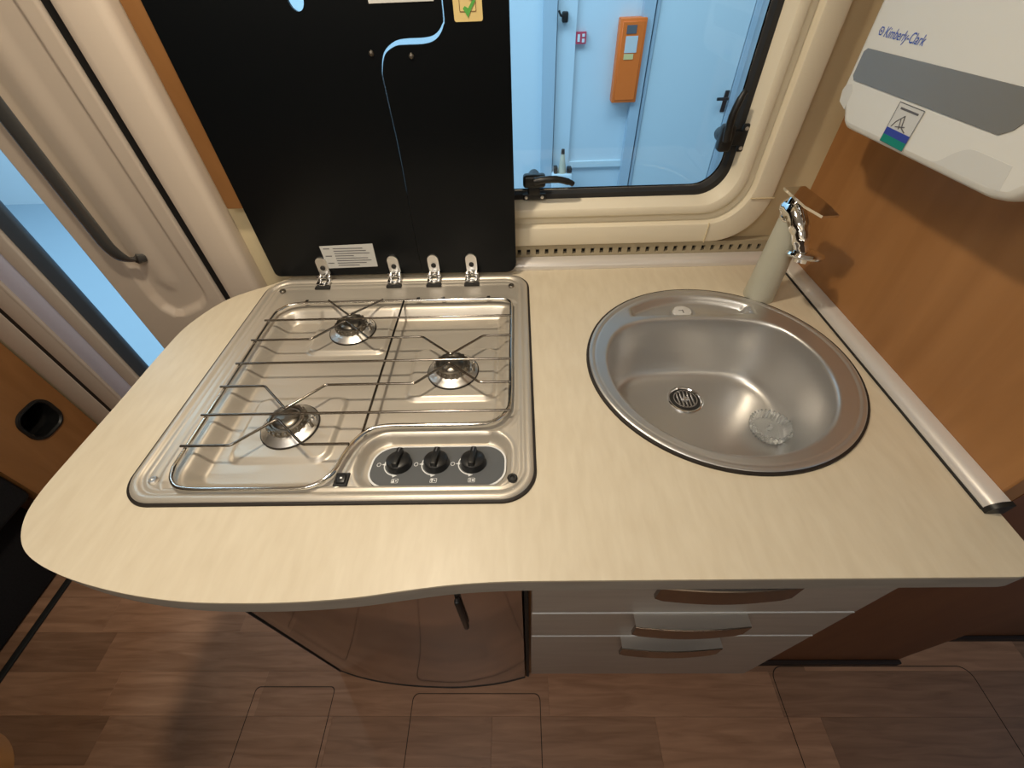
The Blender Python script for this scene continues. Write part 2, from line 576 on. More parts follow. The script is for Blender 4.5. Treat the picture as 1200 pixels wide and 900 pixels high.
for i, p in enumerate(hp):
    t = i / (len(hp) - 1)
    wd = 0.0175 if t < 0.75 else 0.0175 - (t - 0.75) / 0.25 * 0.009
    dn = (Vector(hp[min(i + 1, len(hp) - 1)]) - Vector(hp[max(i - 1, 0)])).normalized()
    xx = Vector((1, 0, 0)) if abs(dn.z) > 0.3 else Vector((0, 0, 1))
    xx = (xx - dn * xx.dot(dn)).normalized()
    nn = dn.cross(xx).normalized()
    rings.append([tuple(Vector(p) + xx * wd * math.cos(a) + nn * 0.006 * math.sin(a)) for a in [2 * math.pi * q / 14 for q in range(14)]])
hb.loft(rings, cap0=True, cap1=True)
mk('grab_handle', hb, 'handle_grey', dr, label='dark metallic vertical grab handle')
mk('gap_seal', G().box(-0.7510, -0.690, 0.897, 0.93, 0.0, 1.95), 'rubber', dr, label='dark gap seal')

po = G()
pp = [(-0.680, 0.94), (-0.683, 0.836), (-0.681, 0.830), (-0.675, 0.8265), (-0.665, 0.825), (-0.620, 0.825), (-0.610, 0.827), (-0.604, 0.832), (-0.601, 0.840), (-0.6005, 0.8595), (-0.6005, 0.94)]
po.prism(list(reversed(pp)), 0.0, 1.97, 'z')
tag(mk('trim_1', po, 'door_plastic', None, 30), 'beige moulded post between the door and the kitchen wall', 'door post', kind='structure')

jm = thing('trim_2', 'beige door jamb with a dark seal and pale strips', 'door jamb', (-1.28, 0.92, 0), kind='structure')
mk('jamb', G().rbox(-1.355, -1.155, 0.905, 0.912, 0, 1.95, 0.003, 2).rbox(-1.292, -1.281, 0.893, 0.911, 0, 1.95, 0.004, 2).rbox(-1.352, -1.284, 0.895, 0.911, 0, 1.95, 0.006, 2).rbox(-1.21, -1.163, 0.893, 0.911, 0, 1.95, 0.006, 3), 'door_white', jm)
mk('jamb_strip', G().rbox(-1.281, -1.213, 0.899, 0.911, 0, 1.95, 0.004, 2), 'lavender_strip', jm, label='pale lavender strip')
mk('jamb_seal', G().rbox(-1.163, -1.115, 0.899, 0.913, 0, 1.95, 0.006, 3), 'dark_blue_seal', jm, label='dark blue rubber seal')
mk('jamb_edge', G().rbox(-1.448, -1.3680, 0.896, 0.912, 0, 1.95, 0.005, 2), 'door_white', jm)
mk('jamb_gap', G().box(-1.3680, -1.353, 0.899, 0.911, 0, 1.95), 'rubber', jm)
tag(mk('wall_side', G().box(-2.6, -1.45, 0.90, 0.93, 0, 1.97), 'cream_wall'), 'cream wall behind the black seat', 'wall', kind='structure')
tag(mk('trim_3', G().box(-1.45, -0.60, 0.88, 0.96, -0.03, 0.0).box(-1.45, -0.6, 0.9, 0.96, 1.95, 2.0), 'handle_grey'), 'dark sill and header of the door opening', 'door sill', kind='structure')

# orange side panel with a hole, end of the bench beyond the door opening
hole = rrect(0.748, 0.846, 0.400, 0.497, 0.034, 8)
sp_ = thing('bench_end_panel', 'orange wooden end panel with a black ringed hole', 'panel', (-1.47, 0.76, 0))
mk('panel', G().prism([(0.632, 0.0), (0.893, 0.0), (0.893, 1.0), (0.632, 1.0)], -1.49, -1.45, 'x', [list(reversed(hole))]), 'orange_wood', sp_)
mk('hole_rim', G().loft([[(x_, p[0], p[1]) for p in rrect(0.748 - i_, 0.846 + i_, 0.400 - i_, 0.497 + i_, 0.034 + i_, 8)]
                         for i_, x_ in ((-0.004, -1.49), (-0.004, -1.447), (0.0, -1.443), (0.005, -1.444), (0.007, -1.4499))]), 'black_plastic', sp_, label='black plastic ring')
mk('hole_cup', G().prism(rrect(0.745, 0.849, 0.397, 0.50, 0.034, 8), -1.56, -1.555, 'x').loft([[(x_, p[0], p[1]) for p in hole] for x_ in (-1.556, -1.49)]), 'rubber', sp_)

bs = thing('black_bench_seat', 'black upholstered seat beyond the rounded worktop end', 'seat', (-1.9, 0.2, 0))
mk('seat_base', G().rbox(-2.3, -1.535, -0.35, 0.625, 0, 0.30, 0.02, 3), 'black_fabric', bs)
mk('seat_cushion', G().rbox(-2.3, -1.455, -0.36, 0.6315, 0.30, 0.80, 0.02, 4), 'black_fabric', bs)
tag(mk('seat_rail', G().rbox(-1.496, -1.476, -0.40, 0.86, 0, 0.008, 0.003, 2), 'rubber'), 'black floor rail beside the black seat', 'floor rail')

# dining table corner
dt = thing('dining_table', 'orange wooden tabletop corner poking into view over the floor', 'table', (-1.0, -0.4, 0))
mk('tabletop', G().prism(rrect(-1.36, -0.650, -0.75, 0.058, 0.09, 12), 0.672, 0.70, 'z'), 'orange_wood', dt)
mk('table_leg', G().lathe([(0.0, 0.0), (0.16, 0.0), (0.16, 0.012), (0.03, 0.025), (0.025, 0.66), (0.08, 0.672), (0, 0.672)], (-1.0, -0.4, 0), 32), 'aluminium', dt)

# orange upper panel strip left of the hob lid
tag(mk('orange_partition_board', G().rbox(-0.585, -0.512, 0.836, 0.8595, 1.043, 1.969, 0.003, 2), 'orange_wood'), 'orange wooden board standing behind the edge of the black lid', 'board')

# ================================================================== OUTSIDE: hall
tag(mk('floor_hall', G().box(-9, 5, 0.97, 4.7, -0.45, -0.40), 'hall_floor'), 'pale blue hall floor outside the van', 'floor', kind='structure')
wh = tag(mk('wall_hall', G().box(-9, 5, 4.6, 4.75, -0.45, 4.0), 'hall_paint'), 'pale blue hall wall seen through the window', 'wall', kind='structure')
pc = G().box(0.222, 0.335, 4.53, 4.6, -0.40, 4.0)
tag(mk('trim_4', pc, 'hall_paint_dark'), 'dark blue column on the hall wall', 'column', kind='structure')
pf = G().box(0.345, 0.50, 4.57, 4.6, -0.40, 4.0)
tag(mk('trim_5', pf, 'hall_paint'), 'pale panel strip beside the dark blue column', 'wall strip', kind='structure')
tag(mk('trim_6', G().box(1.03, 1.12, 4.52, 4.6, -0.40, 4.0), 'hall_paint_dark'), 'blue column behind the orange cabinet', 'column', kind='structure')
tag(mk('trim_7', G().box(0.50, 1.03, 4.575, 4.6, -0.185, -0.13), 'hall_door'), 'pale horizontal bar low on the hall wall', 'wall bar', kind='structure')
d2 = thing('door_2', 'pale blue hall door with a dark lever handle', 'door', (1.5, 4.6, -0.4), kind='structure')
mk('door_frame', G().box(1.135, 1.16, 4.54, 4.6, -0.40, 1.75).box(1.93, 1.975, 4.54, 4.6, -0.40, 1.75).box(1.135, 1.975, 4.54, 4.6, 1.71, 1.75), 'hall_paint_dark', d2)
mk('door_leaf', G().rbox(1.165, 1.925, 4.555, 4.6, -0.38, 1.70, 0.004, 1), 'hall_door', d2)
mk('lever_handle', G().rbox(1.875, 1.915, 4.545, 4.556, 0.27, 0.44, 0.004, 1).tube([(1.895, 4.55, 0.385), (1.895, 4.50, 0.385), (1.80, 4.50, 0.385)], 0.013, 8), 'black_plastic', d2)

hc = thing('hydrant_cabinet', 'orange wall cabinet with white notices on the hall wall', 'cabinet', (0.96, 4.55, 0.38))
mk('box', G().rbox(0.85, 1.065, 4.49, 4.60, 0.385, 0.968, 0.006, 2), 'hydrant_orange', hc)
mk('cabinet_door', G().rbox(0.868, 1.047, 4.484, 4.495, 0.405, 0.948, 0.004, 1), 'hydrant_orange', hc)
mk('notice', G().box(0.905, 0.985, 4.480, 4.4835, 0.87, 0.925), 'dark_print', hc, 0, 'dark printed sticker')
mk('notice', G().box(0.905, 1.005, 4.480, 4.4835, 0.745, 0.855), 'paper', hc, 0, 'white printed notice')
mk('notice', G().box(0.905, 0.985, 4.480, 4.4835, 0.70, 0.738), 'gold_paper', hc, 0, 'yellowish sticker')
sg = thing('fire_sign', 'small red sign on the pale hall wall', 'sign', (0.545, 4.6, 0.81))
mk('plate', G().box(0.502, 0.588, 4.566, 4.5999, 0.805, 0.884), 'sign_red', sg, 0)
mk('symbol', G().box(0.515, 0.535, 4.5635, 4.5659, 0.82, 0.87).box(0.553, 0.575, 4.5635, 4.5659, 0.815, 0.84).box(0.553, 0.575, 4.5635, 4.5659, 0.852, 0.872), 'white_print', sg, 0)
hk = thing('wall_clip', 'small black clip high on the hall wall strip', 'clip', (0.40, 4.57, 0.99))
mk('clip_body', G().rbox(0.375, 0.425, 4.52, 4.57, 0.95, 1.02, 0.01, 2), 'black_plastic', hk)
mk('clip_arm', G().tube([(0.40, 4.54, 0.985), (0.36, 4.50, 1.0), (0.345, 4.5, 1.03)], 0.009, 8), 'black_plastic', hk)
bo = thing('floor_cone', 'beige cone shaped stand with a black base by the hall wall', 'cone', (0.44, 4.44, -0.21))
mk('cone', G().lathe([(0.0, 0.18), (0.014, 0.178), (0.018, 0.165), (0.042, 0.0), (0, 0)], (0.43, 4.44, -0.18), 24), 'brass', bo)
mk('cone_tip', G().lathe([(0.0, 0.215), (0.016, 0.21), (0.018, 0.17), (0, 0.17)], (0.43, 4.44, -0.18), 24), 'black_plastic', bo)
mk('cone_foot', G().rbox(0.33, 0.53, 4.38, 4.5, -0.40, -0.18, 0.02, 2), 'hall_paint', bo)
mk('cone_knob', G().rbox(0.345, 0.385, 4.40, 4.48, -0.18, -0.12, 0.012, 2), 'black_plastic', bo)
mk('cone_knob', G().rbox(0.475, 0.525, 4.40, 4.48, -0.18, -0.13, 0.012, 2), 'black_plastic', bo)

# ceiling lamps (out of view, the room's own light)
for nm, lb, (lx, ly), rr in (('ceiling_spot', 'small round ceiling spot above the hob', (-0.30, 0.46), 0.05), ('ceiling_lamp', 'round ceiling lamp over the aisle', (-0.35, -0.38), 0.275)):
    t_ = thing(nm, lb, 'lamp', (lx, ly, 1.97))
    mk('bezel', G().lathe([(rr + 0.002, 1.97), (rr + 0.012, 1.968), (rr + 0.012, 1.960), (rr + 0.002, 1.957), (rr + 0.002, 1.97)], (lx, ly, 0), 40), 'chrome', t_)

# ================================================================== KITCHEN
# ---------------------------------------------------------------- worktop
left = crom([(-0.50, 0.815), (-0.535, 0.787), (-0.608, 0.734), (-0.645, 0.655), (-0.652, 0.58), (-0.651, 0.45), (-0.652, 0.35), (-0.651, 0.285), (-0.640, 0.246),
             (-0.615, 0.214), (-0.577, 0.192), (-0.52, 0.173), (-0.45, 0.158), (-0.38, 0.1495), (-0.31, 0.1475), (-0.25, 0.1485), (-0.19, 0.1525), (-0.13, 0.160), (-0.08, 0.1655), (-0.02, 0.1685), (0.05, 0.169)], k=5)
outline = [(0.572, 0.857), (-0.50, 0.857)] + left + [(0.535, 0.170)] + [(0.535 + 0.036 * math.sin(a), 0.206 - 0.036 * math.cos(a)) for a in [math.pi / 2 * i / 6 for i in range(1, 7)]]
hob_hole = rrect(-0.515, -0.005, 0.285, 0.776, 0.03)
SKX, SKY = 0.3236, 0.5126
wt = thing('worktop', 'cream laminate kitchen worktop with a rounded end and wavy front', 'worktop', (0, 0.5, 0.87))
mk('worktop_top', G().prism(outline, CT - 0.004, CT, 'z', [list(reversed(hob_hole)), list(reversed(circ(SKX, SKY, 0.2)))]), 'laminate', wt, 30)
core = [(x_, y_) for x_, y_ in outline]
mk('edge_band', G().prism(core, CT - 0.031, CT - 0.004, 'z', [list(reversed(hob_hole)), list(reversed(circ(SKX, SKY, 0.2)))]), 'edge_band', wt, 30, 'grey-brown edge band')

# ---------------------------------------------------------------- drawer unit
du = thing('drawer_cabinet', 'three drawer kitchen cabinet with pale fronts and bowed metal handles', 'cabinet', (0.26, 0.5, 0))
mk('carcass', G().box(0.010, 0.511, 0.222, 0.24, 0.18, 0.868).box(0.004, 0.018, 0.24, 0.80, 0.0, 0.868).box(0.504, 0.52, 0.24, 0.80, 0.0, 0.868).box(0.018, 0.504, 0.24, 0.80, 0.16, 0.175).box(0.018, 0.504, 0.25, 0.265, 0.0, 0.16), 'orange_wood', du)
mk('top_rail', G().rbox(0.008, 0.512, 0.206, 0.222, 0.832, 0.866, 0.0015, 1), 'drawer_front', du)
for z0, z1 in ((0.658, 0.830), (0.522, 0.654), (0.180, 0.518)):
    d_ = mk('drawer', G().rbox(0.008, 0.512, 0.204, 0.222, z0, z1, 0.0015, 1), 'drawer_front', du)
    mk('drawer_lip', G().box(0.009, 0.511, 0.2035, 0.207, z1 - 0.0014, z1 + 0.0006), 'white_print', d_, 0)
    top, front = [], []
    hx0, hx1 = 0.170, 0.348
    for i in range(17):
        t = i / 16
        x_ = hx0 + (hx1 - hx0) * t
        e_ = min(1.0, min(t, 1 - t) / 0.06)
        bow = 0.020 + 0.005 * math.sin(math.pi * t)
        hh = 0.044 + 0.006 * e_ + 0.003 * math.sin(math.pi * t)
        yf = 0.2045 - bow
        top.append([(x_, 0.2045, z1 - 0.0040), (x_, yf + 0.0015, z1 - 0.0040), (x_, yf + 0.0015, z1 - 0.0065), (x_, 0.2045, z1 - 0.0065)])
        front.append([(x_, yf + 0.003, z1 - 0.0045), (x_, yf, z1 - 0.0065), (x_, yf, z1 - hh), (x_, yf + 0.003, z1 - hh - 0.002), (x_, yf + 0.006, z1 - hh), (x_, yf + 0.005, z1 - 0.0065)])
    hd = mk('drawer_handle', G().loft(front, cap0=True, cap1=True), 'handle_dark_reflection', d_, 30, 'bowed metal handle with a dark reflection painted on its front and a shiny top')
    mk('handle_plate', G().loft(top, cap0=True, cap1=True), 'aluminium', d_, 30, 'shiny top plate of the handle')
tag(mk('cabinet_gap_strip', G().box(-0.0035, 0.0035, 0.228, 0.27, 0, 0.868), 'rubber'), 'dark strip between the drawers and the curved cabinet', 'strip')

# ---------------------------------------------------------------- curved glossy cabinet
cfp = crom([(-0.521, 0.241), (-0.47, 0.2275), (-0.40, 0.215), (-0.322, 0.207), (-0.25, 0.2035), (-0.18, 0.203), (-0.10, 0.209), (-0.05, 0.2165), (-0.007, 0.226)], k=5)
cc = thing('curved_cabinet', 'dark glossy curved cabinet front under the hob', 'cabinet', (-0.26, 0.5, 0))
mk('cabinet_body', G().box(-0.521, -0.505, 0.262, 0.80, 0, 0.868).box(-0.505, -0.008, 0.784, 0.80, 0, 0.868).box(-0.022, -0.006, 0.262, 0.784, 0, 0.868), 'orange_wood', cc)
mk('cabinet_front', G().prism([(p[0], p[1]) for p in cfp] + [(p[0], p[1] + 0.018) for p in reversed(cfp)], 0.012, 0.868, 'z'), 'gloss_brown', cc, 30)
mk('front_base', G().prism([(p[0], p[1] - 0.001) for p in cfp] + [(p[0], p[1] + 0.018) for p in reversed(cfp)], 0.0, 0.012, 'z'), 'rubber', cc, 30)
mk('front_edge', G().box(-0.5235, -0.5205, 0.239, 0.262, 0, 0.868), 'rubber', cc, 0)
mk('black_bar', G().rbox(-0.1075, -0.0985, 0.199, 0.2085, 0.58, 0.72, 0.003, 2), 'black_plastic', cc, label='black upright bar')  # upright black bar on the curved front

# ---------------------------------------------------------------- rails
def bar_x(x0, x1, prof):
    return G().loft([[(x_, p[0], p[1]) for p in prof] for x_ in (x0, x1)], cap0=True, cap1=True)


tag(mk('rear_rail', bar_x(-0.515, 0.553, [(0.817, CT + 0.0002), (0.8165, CT + 0.004), (0.819, CT + 0.011), (0.825, CT + 0.016), (0.835, CT + 0.019), (0.841, CT + 0.019), (0.841, CT + 0.0002)]), 'rail_silver'),
    'silver rail along the back of the worktop under the window', 'rail')
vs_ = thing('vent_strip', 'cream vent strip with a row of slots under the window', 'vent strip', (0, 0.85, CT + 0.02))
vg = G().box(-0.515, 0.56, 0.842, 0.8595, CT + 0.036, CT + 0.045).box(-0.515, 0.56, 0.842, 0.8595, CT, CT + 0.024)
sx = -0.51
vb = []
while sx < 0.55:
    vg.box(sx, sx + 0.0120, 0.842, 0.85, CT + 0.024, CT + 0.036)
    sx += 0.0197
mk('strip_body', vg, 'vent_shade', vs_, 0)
mk('slot_backing', G().box(-0.515, 0.56, 0.853, 0.8592, CT + 0.0245, CT + 0.0355), 'rubber', vs_, 0, 'dark slots')
rr_ = thing('side_rail', 'silver rail with a black end cap along the orange partition', 'rail', (0.565, 0.5, CT))
prr = [(0.5535, CT + 0.0002), (0.5535, CT + 0.006), (0.557, CT + 0.012), (0.565, CT + 0.0165), (0.5745, CT + 0.018), (0.5745, CT + 0.0002)]
mk('rail_body', G().loft([[(p[0], y_, p[1]) for p in prr] for y_ in (0.816, 0.249)], cap0=True, cap1=True), 'rail_silver', rr_)
mk('rail_seal', G().box(0.5515, 0.5535, 0.249, 0.816, CT + 0.0002, CT + 0.003), 'rubber', rr_, 0)
pcap = [(0.552 + (p[0] - 0.5535) * 1.07, CT + 0.0002 + (p[1] - CT) * 1.06) for p in prr]
mk('end_cap', G().loft([[(p[0], y_, p[1]) for p in pcap] for y_ in (0.249, 0.243)], cap0=True, cap1=True), 'black_plastic', rr_, label='black end cap')

# ================================================================== HOB
HX0, HX1, HY0, HY1 = -0.5335, 0.0135, 0.2665, 0.794
hob = thing('gas_hob', 'stainless steel three-burner gas hob with wire grate', 'hob', (-0.26, 0.53, CT))
loop = [(-0.479, 0.65), (-0.479, 0.50), (-0.479, 0.345), (-0.477, 0.312), (-0.465, 0.292), (-0.442, 0.2835), (-0.38, 0.2825), (-0.305, 0.2825), (-0.275, 0.287), (-0.256, 0.305), (-0.248, 0.335), (-0.240, 0.357),
        (-0.224, 0.376), (-0.200, 0.384), (-0.15, 0.3845), (-0.075, 0.3845), (-0.042, 0.390), (-0.024, 0.410), (-0.0195, 0.44), (-0.0195, 0.55), (-0.0195, 0.66), (-0.022, 0.688), (-0.045, 0.6985), (-0.12, 0.699), (-0.24, 0.6995), (-0.38, 0.699), (-0.445, 0.697), (-0.471, 0.680)]
loopc = crom(loop, True, 5)
BUR = [(-0.325, 0.640), (-0.119, 0.522), (-0.360, 0.406)]
step = 0.0026
xs = np.arange(HX0 + 0.016, HX1 - 0.0159, step)
ys = np.arange(HY0 + 0.016, HY1 - 0.0159, step)
X, Y = np.meshgrid(xs, ys)
sl = sdf_poly(X, Y, loopc)
Z = np.full(X.shape, CT + 0.0034)
so = sdf_rr(X, Y, HX0, HX1, HY0, HY1, 0.045)
Z -= 0.004 * sstep(-sl, -0.014, -0.007)          # ledge for the grate
Z += 0.0015 * np.exp(-((sl - 0.0165) / 0.0025) ** 2)
fl_ = sstep(-sl, 0.005, 0.027)
Z -= 0.021 * fl_
for bx, by in BUR:
    hw = 0.062
    pl = sdf_rr(X, Y, bx - hw - 0.012, bx + hw + 0.012, by - hw, by + hw, 0.018)
    Z += 0.0060 * sstep(-pl, -0.003, 0.005) * fl_
sp2 = sdf_rr(X, Y, -0.230, -0.017, 0.2815, 0.377, 0.038)
Z = Z + (CT + 0.0012 - 0.149 * (Y - 0.2865) - 0.004 - Z) * sstep(-sp2, -0.001, 0.009)
Z += 0.0012 * np.exp(-((sp2 - 0.003) / 0.002) ** 2)
ridge = np.where((Y > 0.45) | (X < -0.3), 1.0, 0.0)
Z -= ridge * 0.0016 * sstep(-so, 0.029, 0.034) * sstep(sl, 0.010, 0.013)
Z = np.where(so > -0.0185, np.minimum(Z, CT + 0.0026), Z)
ny_, nx_ = X.shape
ghob = G().add(np.stack([X, Y, Z], -1).reshape(-1, 3), [(i * nx_ + j, i * nx_ + j + 1, (i + 1) * nx_ + j + 1, (i + 1) * nx_ + j)
               for i in range(ny_ - 1) for j in range(nx_ - 1) if min(so[i, j], so[i + 1, j], so[i, j + 1], so[i + 1, j + 1]) < -0.0165 and max(so[i, j], so[i + 1, j], so[i, j + 1], so[i + 1, j + 1]) < -0.010])
rp = [(0.0, 0.0034), (0.0006, 0.0046), (0.002, 0.0062), (0.005, 0.0070), (0.009, 0.0068), (0.0115, 0.0052), (0.013, 0.0036), (0.0155, 0.0034), (0.018, 0.0046), (0.0205, 0.0042), (0.0225, 0.0030)]
ghob.loft([[(p[0], p[1], CT + z_) for p in rrect(HX0 + d_, HX1 - d_, HY0 + d_, HY1 - d_, 0.045 - d_ * 0.8, 14)] for d_, z_ in rp])
mk('hob_tray', ghob, 'steel', hob, 60)
mk('gasket', G().loft([[(p[0], p[1], CT + z_) for p in rrect(HX0 + d_, HX1 - d_, HY0 + d_, HY1 - d_, 0.045 - d_ * 0.8, 14)] for d_, z_ in ((0.004, 0.0040), (-0.0012, 0.0040), (-0.0030, 0.0032), (-0.0036, 0.0001), (0.004, 0.0001))]), 'gasket_brown', hob, label='dark brown gasket')

# grate
GZ_ = CT + 0.012
gt = mk('grate', G().tube([(p[0], p[1], GZ_ - 0.002) for p in loopc], 0.0032, 10, True), 'wire', hob, 60, 'shiny wire grate')
RZ = GZ_ + 0.003
RY = [0.638, 0.580, 0.519, 0.465, 0.406, 0.349]


def rod(path, r=0.0021):
    pts = []
    P = [Vector((p[0], p[1], RZ)) for p in path]
    for i, p in enumerate(P):      # round the bends a little
        if 0 < i < len(P) - 1:
            a = (P[i - 1] - p).normalized() * 0.006
            b = (P[i + 1] - p).normalized() * 0.006
            pts += [p + a, p + a * 0.35 + b * 0.08 * 0 + b * 0.0, p + (a + b) * 0.17, p + b * 0.35, p + b]
        else:
            pts.append(p)
    mk('grate_rod', G().tube(pts, r, 8), 'rod_steel', gt, 60)


XL, XR = -0.484, -0.0185
rod([(XL, RY[0]), (XR, RY[0])])
rod([(XL, RY[2]), (XR, RY[2])])
rod([(XL, RY[4]), (XR, RY[4])])
b1, b2, b3 = BUR
rod([(-0.381, 0.699), (b1[0] - 0.002, b1[1] + 0.009), (-0.272, 0.6985)])
rod([(XL, RY[1]), (-0.376, RY[1]), (b1[0] - 0.0025, b1[1] - 0.008), (-0.273, RY[1]), (-0.175, RY[1]), (b2[0] - 0.002, b2[1] + 0.010), (-0.068, RY[1]), (XR, RY[1])])
rod([(XL, RY[3]), (-0.412, RY[3]), (b3[0], b3[1] + 0.010), (-0.313, RY[3]), (-0.171, RY[3]), (b2[0] - 0.002, b2[1] - 0.010), (-0.068, RY[3]), (XR, RY[3])])
rod([(XL, RY[5]), (-0.413, RY[5]), (b3[0] - 0.004, b3[1] - 0.010), (-0.310, RY[5]), (-0.244, RY[5])])
mk('grate_rod', G().tube([(-0.232, 0.700, RZ - 0.0045), (-0.232, 0.368, RZ - 0.0045)], 0.0021, 8), 'rod_steel', gt, 60)

# burners
for bx, by in BUR:
    zf = CT + 0.0034 - 0.004 - 0.021 + 0.0060
    bu = mk('burner', G().lathe([(0.0, 0.0), (0.0425, 0.0), (0.0425, 0.003), (0.040, 0.0045), (0.034, 0.007), (0.030, 0.010), (0.0, 0.010)], (bx, by, zf), 48), 'aluminium', hob, 40)
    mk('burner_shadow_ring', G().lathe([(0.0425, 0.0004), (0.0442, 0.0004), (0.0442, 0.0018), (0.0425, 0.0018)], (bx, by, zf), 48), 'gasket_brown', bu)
    gb = G().lathe([(0.029, 0.010), (0.029, 0.014), (0.027, 0.020), (0.024, 0.0205), (0.022, 0.018), (0.0, 0.018)], (bx, by, zf), 40)
    for i in range(20):
        a = 2 * math.pi * i / 20
        q = G().rbox(0.0265, 0.0305, -0.0022, 0.0022, 0.011, 0.0185, 0.0008, 1)
        q.xf(Matrix.Translation((bx, by, zf)) @ Matrix.Rotation(a, 4, 'Z'))
        gb.add(q.v, q.f)
    mk('burner_ring', gb, 'burner_dark', bu, 40)
    mk('burner_cap', G().lathe([(0.0, 0.0225), (0.010, 0.0222), (0.017, 0.0212), (0.0195, 0.019), (0.0195, 0.017), (0, 0.017)], (bx, by, zf), 40), 'burner_dark', bu, 40)
    mk('igniter_pin', G().lathe([(0, 0.018), (0.002, 0.0178), (0.002, 0.008), (0.0035, 0.0075), (0.0035, 0.0)], (bx + 0.036, by + 0.009, zf + 0.004), 10), 'chrome', bu, 40)
    mk('sensor_pin', G().lathe([(0, 0.015), (0.0028, 0.0145), (0.0028, 0.0)], (bx + 0.0365, by - 0.004, zf + 0.004), 10), 'burner_dark', bu, 40)

# control panel
pz = CT - 0.003
TP = Matrix.Translation((0, 0.2865, CT + 0.0012)) @ Matrix.Rotation(math.radians(-8.5), 4, 'X') @ Matrix.Translation((0, -0.2865, -pz - 0.004))
cpn = mk('control_panel', G().prism(rrect(-0.213, -0.0245, 0.2865, 0.3615, 0.030, 10), pz - 0.001, pz + 0.004, 'z').xf(TP), 'panel_grey', hob, 30, 'grey control panel')
mk('panel_border', G().loft([[(p[0], p[1], pz + z_) for p in rrect(-0.213 + i_, -0.0245 - i_, 0.2865 + i_, 0.3615 - i_, 0.030 - i_ * 0.8, 10)] for i_, z_ in ((-0.0002, 0.003), (-0.0002, 0.0046), (0.0022, 0.0046), (0.0022, 0.0041))]).xf(TP), 'white_print', cpn, 30)
for k_, kx in enumerate((-0.173, -0.121, -0.070)):
    ky, kz = 0.3275, pz + 0.004
    kn = mk('knob', G().lathe([(0, 0.012), (0.0145, 0.012), (0.0165, 0.0105), (0.0178, 0.001), (0.0178, 0.0), (0, 0)], (kx, ky, kz), 40).xf(TP), 'black_plastic', hob, 40, 'black rotary knob')
    q = G().rbox(-0.0042, 0.0042, -0.0155, 0.0155, 0.010, 0.019, 0.0018, 2)
    q.xf(TP @ Matrix.Translation((kx, ky, kz)) @ Matrix.Rotation(-0.08, 4, 'Z'))
    mk('knob_grip', q, 'black_plastic', kn, 40)
    q = G().box(-0.0008, 0.0008, 0.006, 0.0145, 0.019, 0.0194)
    q.xf(TP @ Matrix.Translation((kx, ky, kz)) @ Matrix.Rotation(-0.08, 4, 'Z'))
    mk('knob_mark', q, 'dark_print', kn, 0)
    pr = G()
    rings = []
    for i in range(25):
        a = math.radians(80 + 185 * i / 24)
        w_ = 0.0005 + 0.0004 * i / 24
        rings.append([(kx + r_ * math.cos(a), ky + r_ * math.sin(a), kz + 0.0005) for r_ in (0.0205 - w_, 0.0205 + w_)])
    pr.loft(rings, closed=False)
    pr.prism([(kx - 0.0245, ky - 0.0005), (kx - 0.0185, ky - 0.0024), (kx - 0.0185, ky + 0.0018)], kz + 0.0003, kz + 0.0007)
    pr.prism([(kx - 0.0045, ky - 0.0235), (kx + 0.001, ky - 0.0200), (kx - 0.006, ky - 0.0185)], kz + 0.0003, kz + 0.0007)
    for r0, r1 in ((0.0022, 0.0030),):      # flame mark beside the pointer
        pr.loft([[(kx - 0.0285 + r_ * math.cos(2 * math.pi * i / 12), ky - 0.0006 + 1.2 * r_ * math.sin(2 * math.pi * i / 12), kz + 0.0005) for i in range(12)] for r_ in (r0, r1)])
    # burner diagram: square outline with the burner's dot
    ex, ey = kx + 0.000, ky - 0.0295
    pr.loft([[(p[0], p[1], kz + 0.0005) for p in rrect(ex - h_, ex + h_, ey - h_ * 0.8, ey + h_ * 0.8, 0.001, 2)] for h_ in (0.0039, 0.0046)])
    for dx, dy in ((-0.0018, 0.0015), (0.0018, 0), (-0.0018, -0.0015)):
        pr.prism(circ(ex + dx, ey + dy, 0.0011 if (k_, dx, dy) not in ((0, -0.0018, -0.0015), (1, -0.0018, 0.0015), (2, 0.0018, 0)) else 0.0018, 8), kz + 0.0003, kz + 0.0006)
    mk('panel_print', pr.xf(TP), 'white_print', cpn, 0)
ig = mk('igniter_switch', G().rbox(-0.2525, -0.2335, 0.288, 0.3085, CT + 0.003, CT + 0.006, 0.001, 1), 'black_plastic', hob, 40, 'black ignition switch')
mk('switch_rocker', G().rbox(-0.2490, -0.2370, 0.2915, 0.3050, CT + 0.006, CT + 0.008, 0.0015, 2), 'black_plastic', ig)
mk('switch_mark', G().box(-0.2445, -0.2415, 0.2975, 0.300, CT + 0.008, CT + 0.0082), 'white_print', ig, 0)
for sx_, sy_, mm in ((-0.5005, 0.3005, 'aluminium'), (-0.4985, 0.752, 'burner_dark'), (-0.0195, 0.752, 'burner_dark'), (-0.0155, 0.297, 'black_plastic')):
    rs = 0.006 if sx_ < -0.1 or sy_ > 0.5 else 0.0068
    mk('screw', G().lathe([(0, 0.0035), (rs * 0.35, 0.0033), (rs * 0.45, 0.0046), (rs * 0.8, 0.0046), (rs, 0.0032), (rs, 0.0)], (sx_, sy_, CT + 0.003), 20), mm, hob, 40)
# grate clips at the back ledge
for gx in (-0.43, -0.205, -0.155, -0.065):
    mk('grate_clip', G().rbox(gx - 0.004, gx + 0.004, 0.703, 0.712, CT + 0.001, CT + 0.010, 0.002, 2), 'wire', hob)

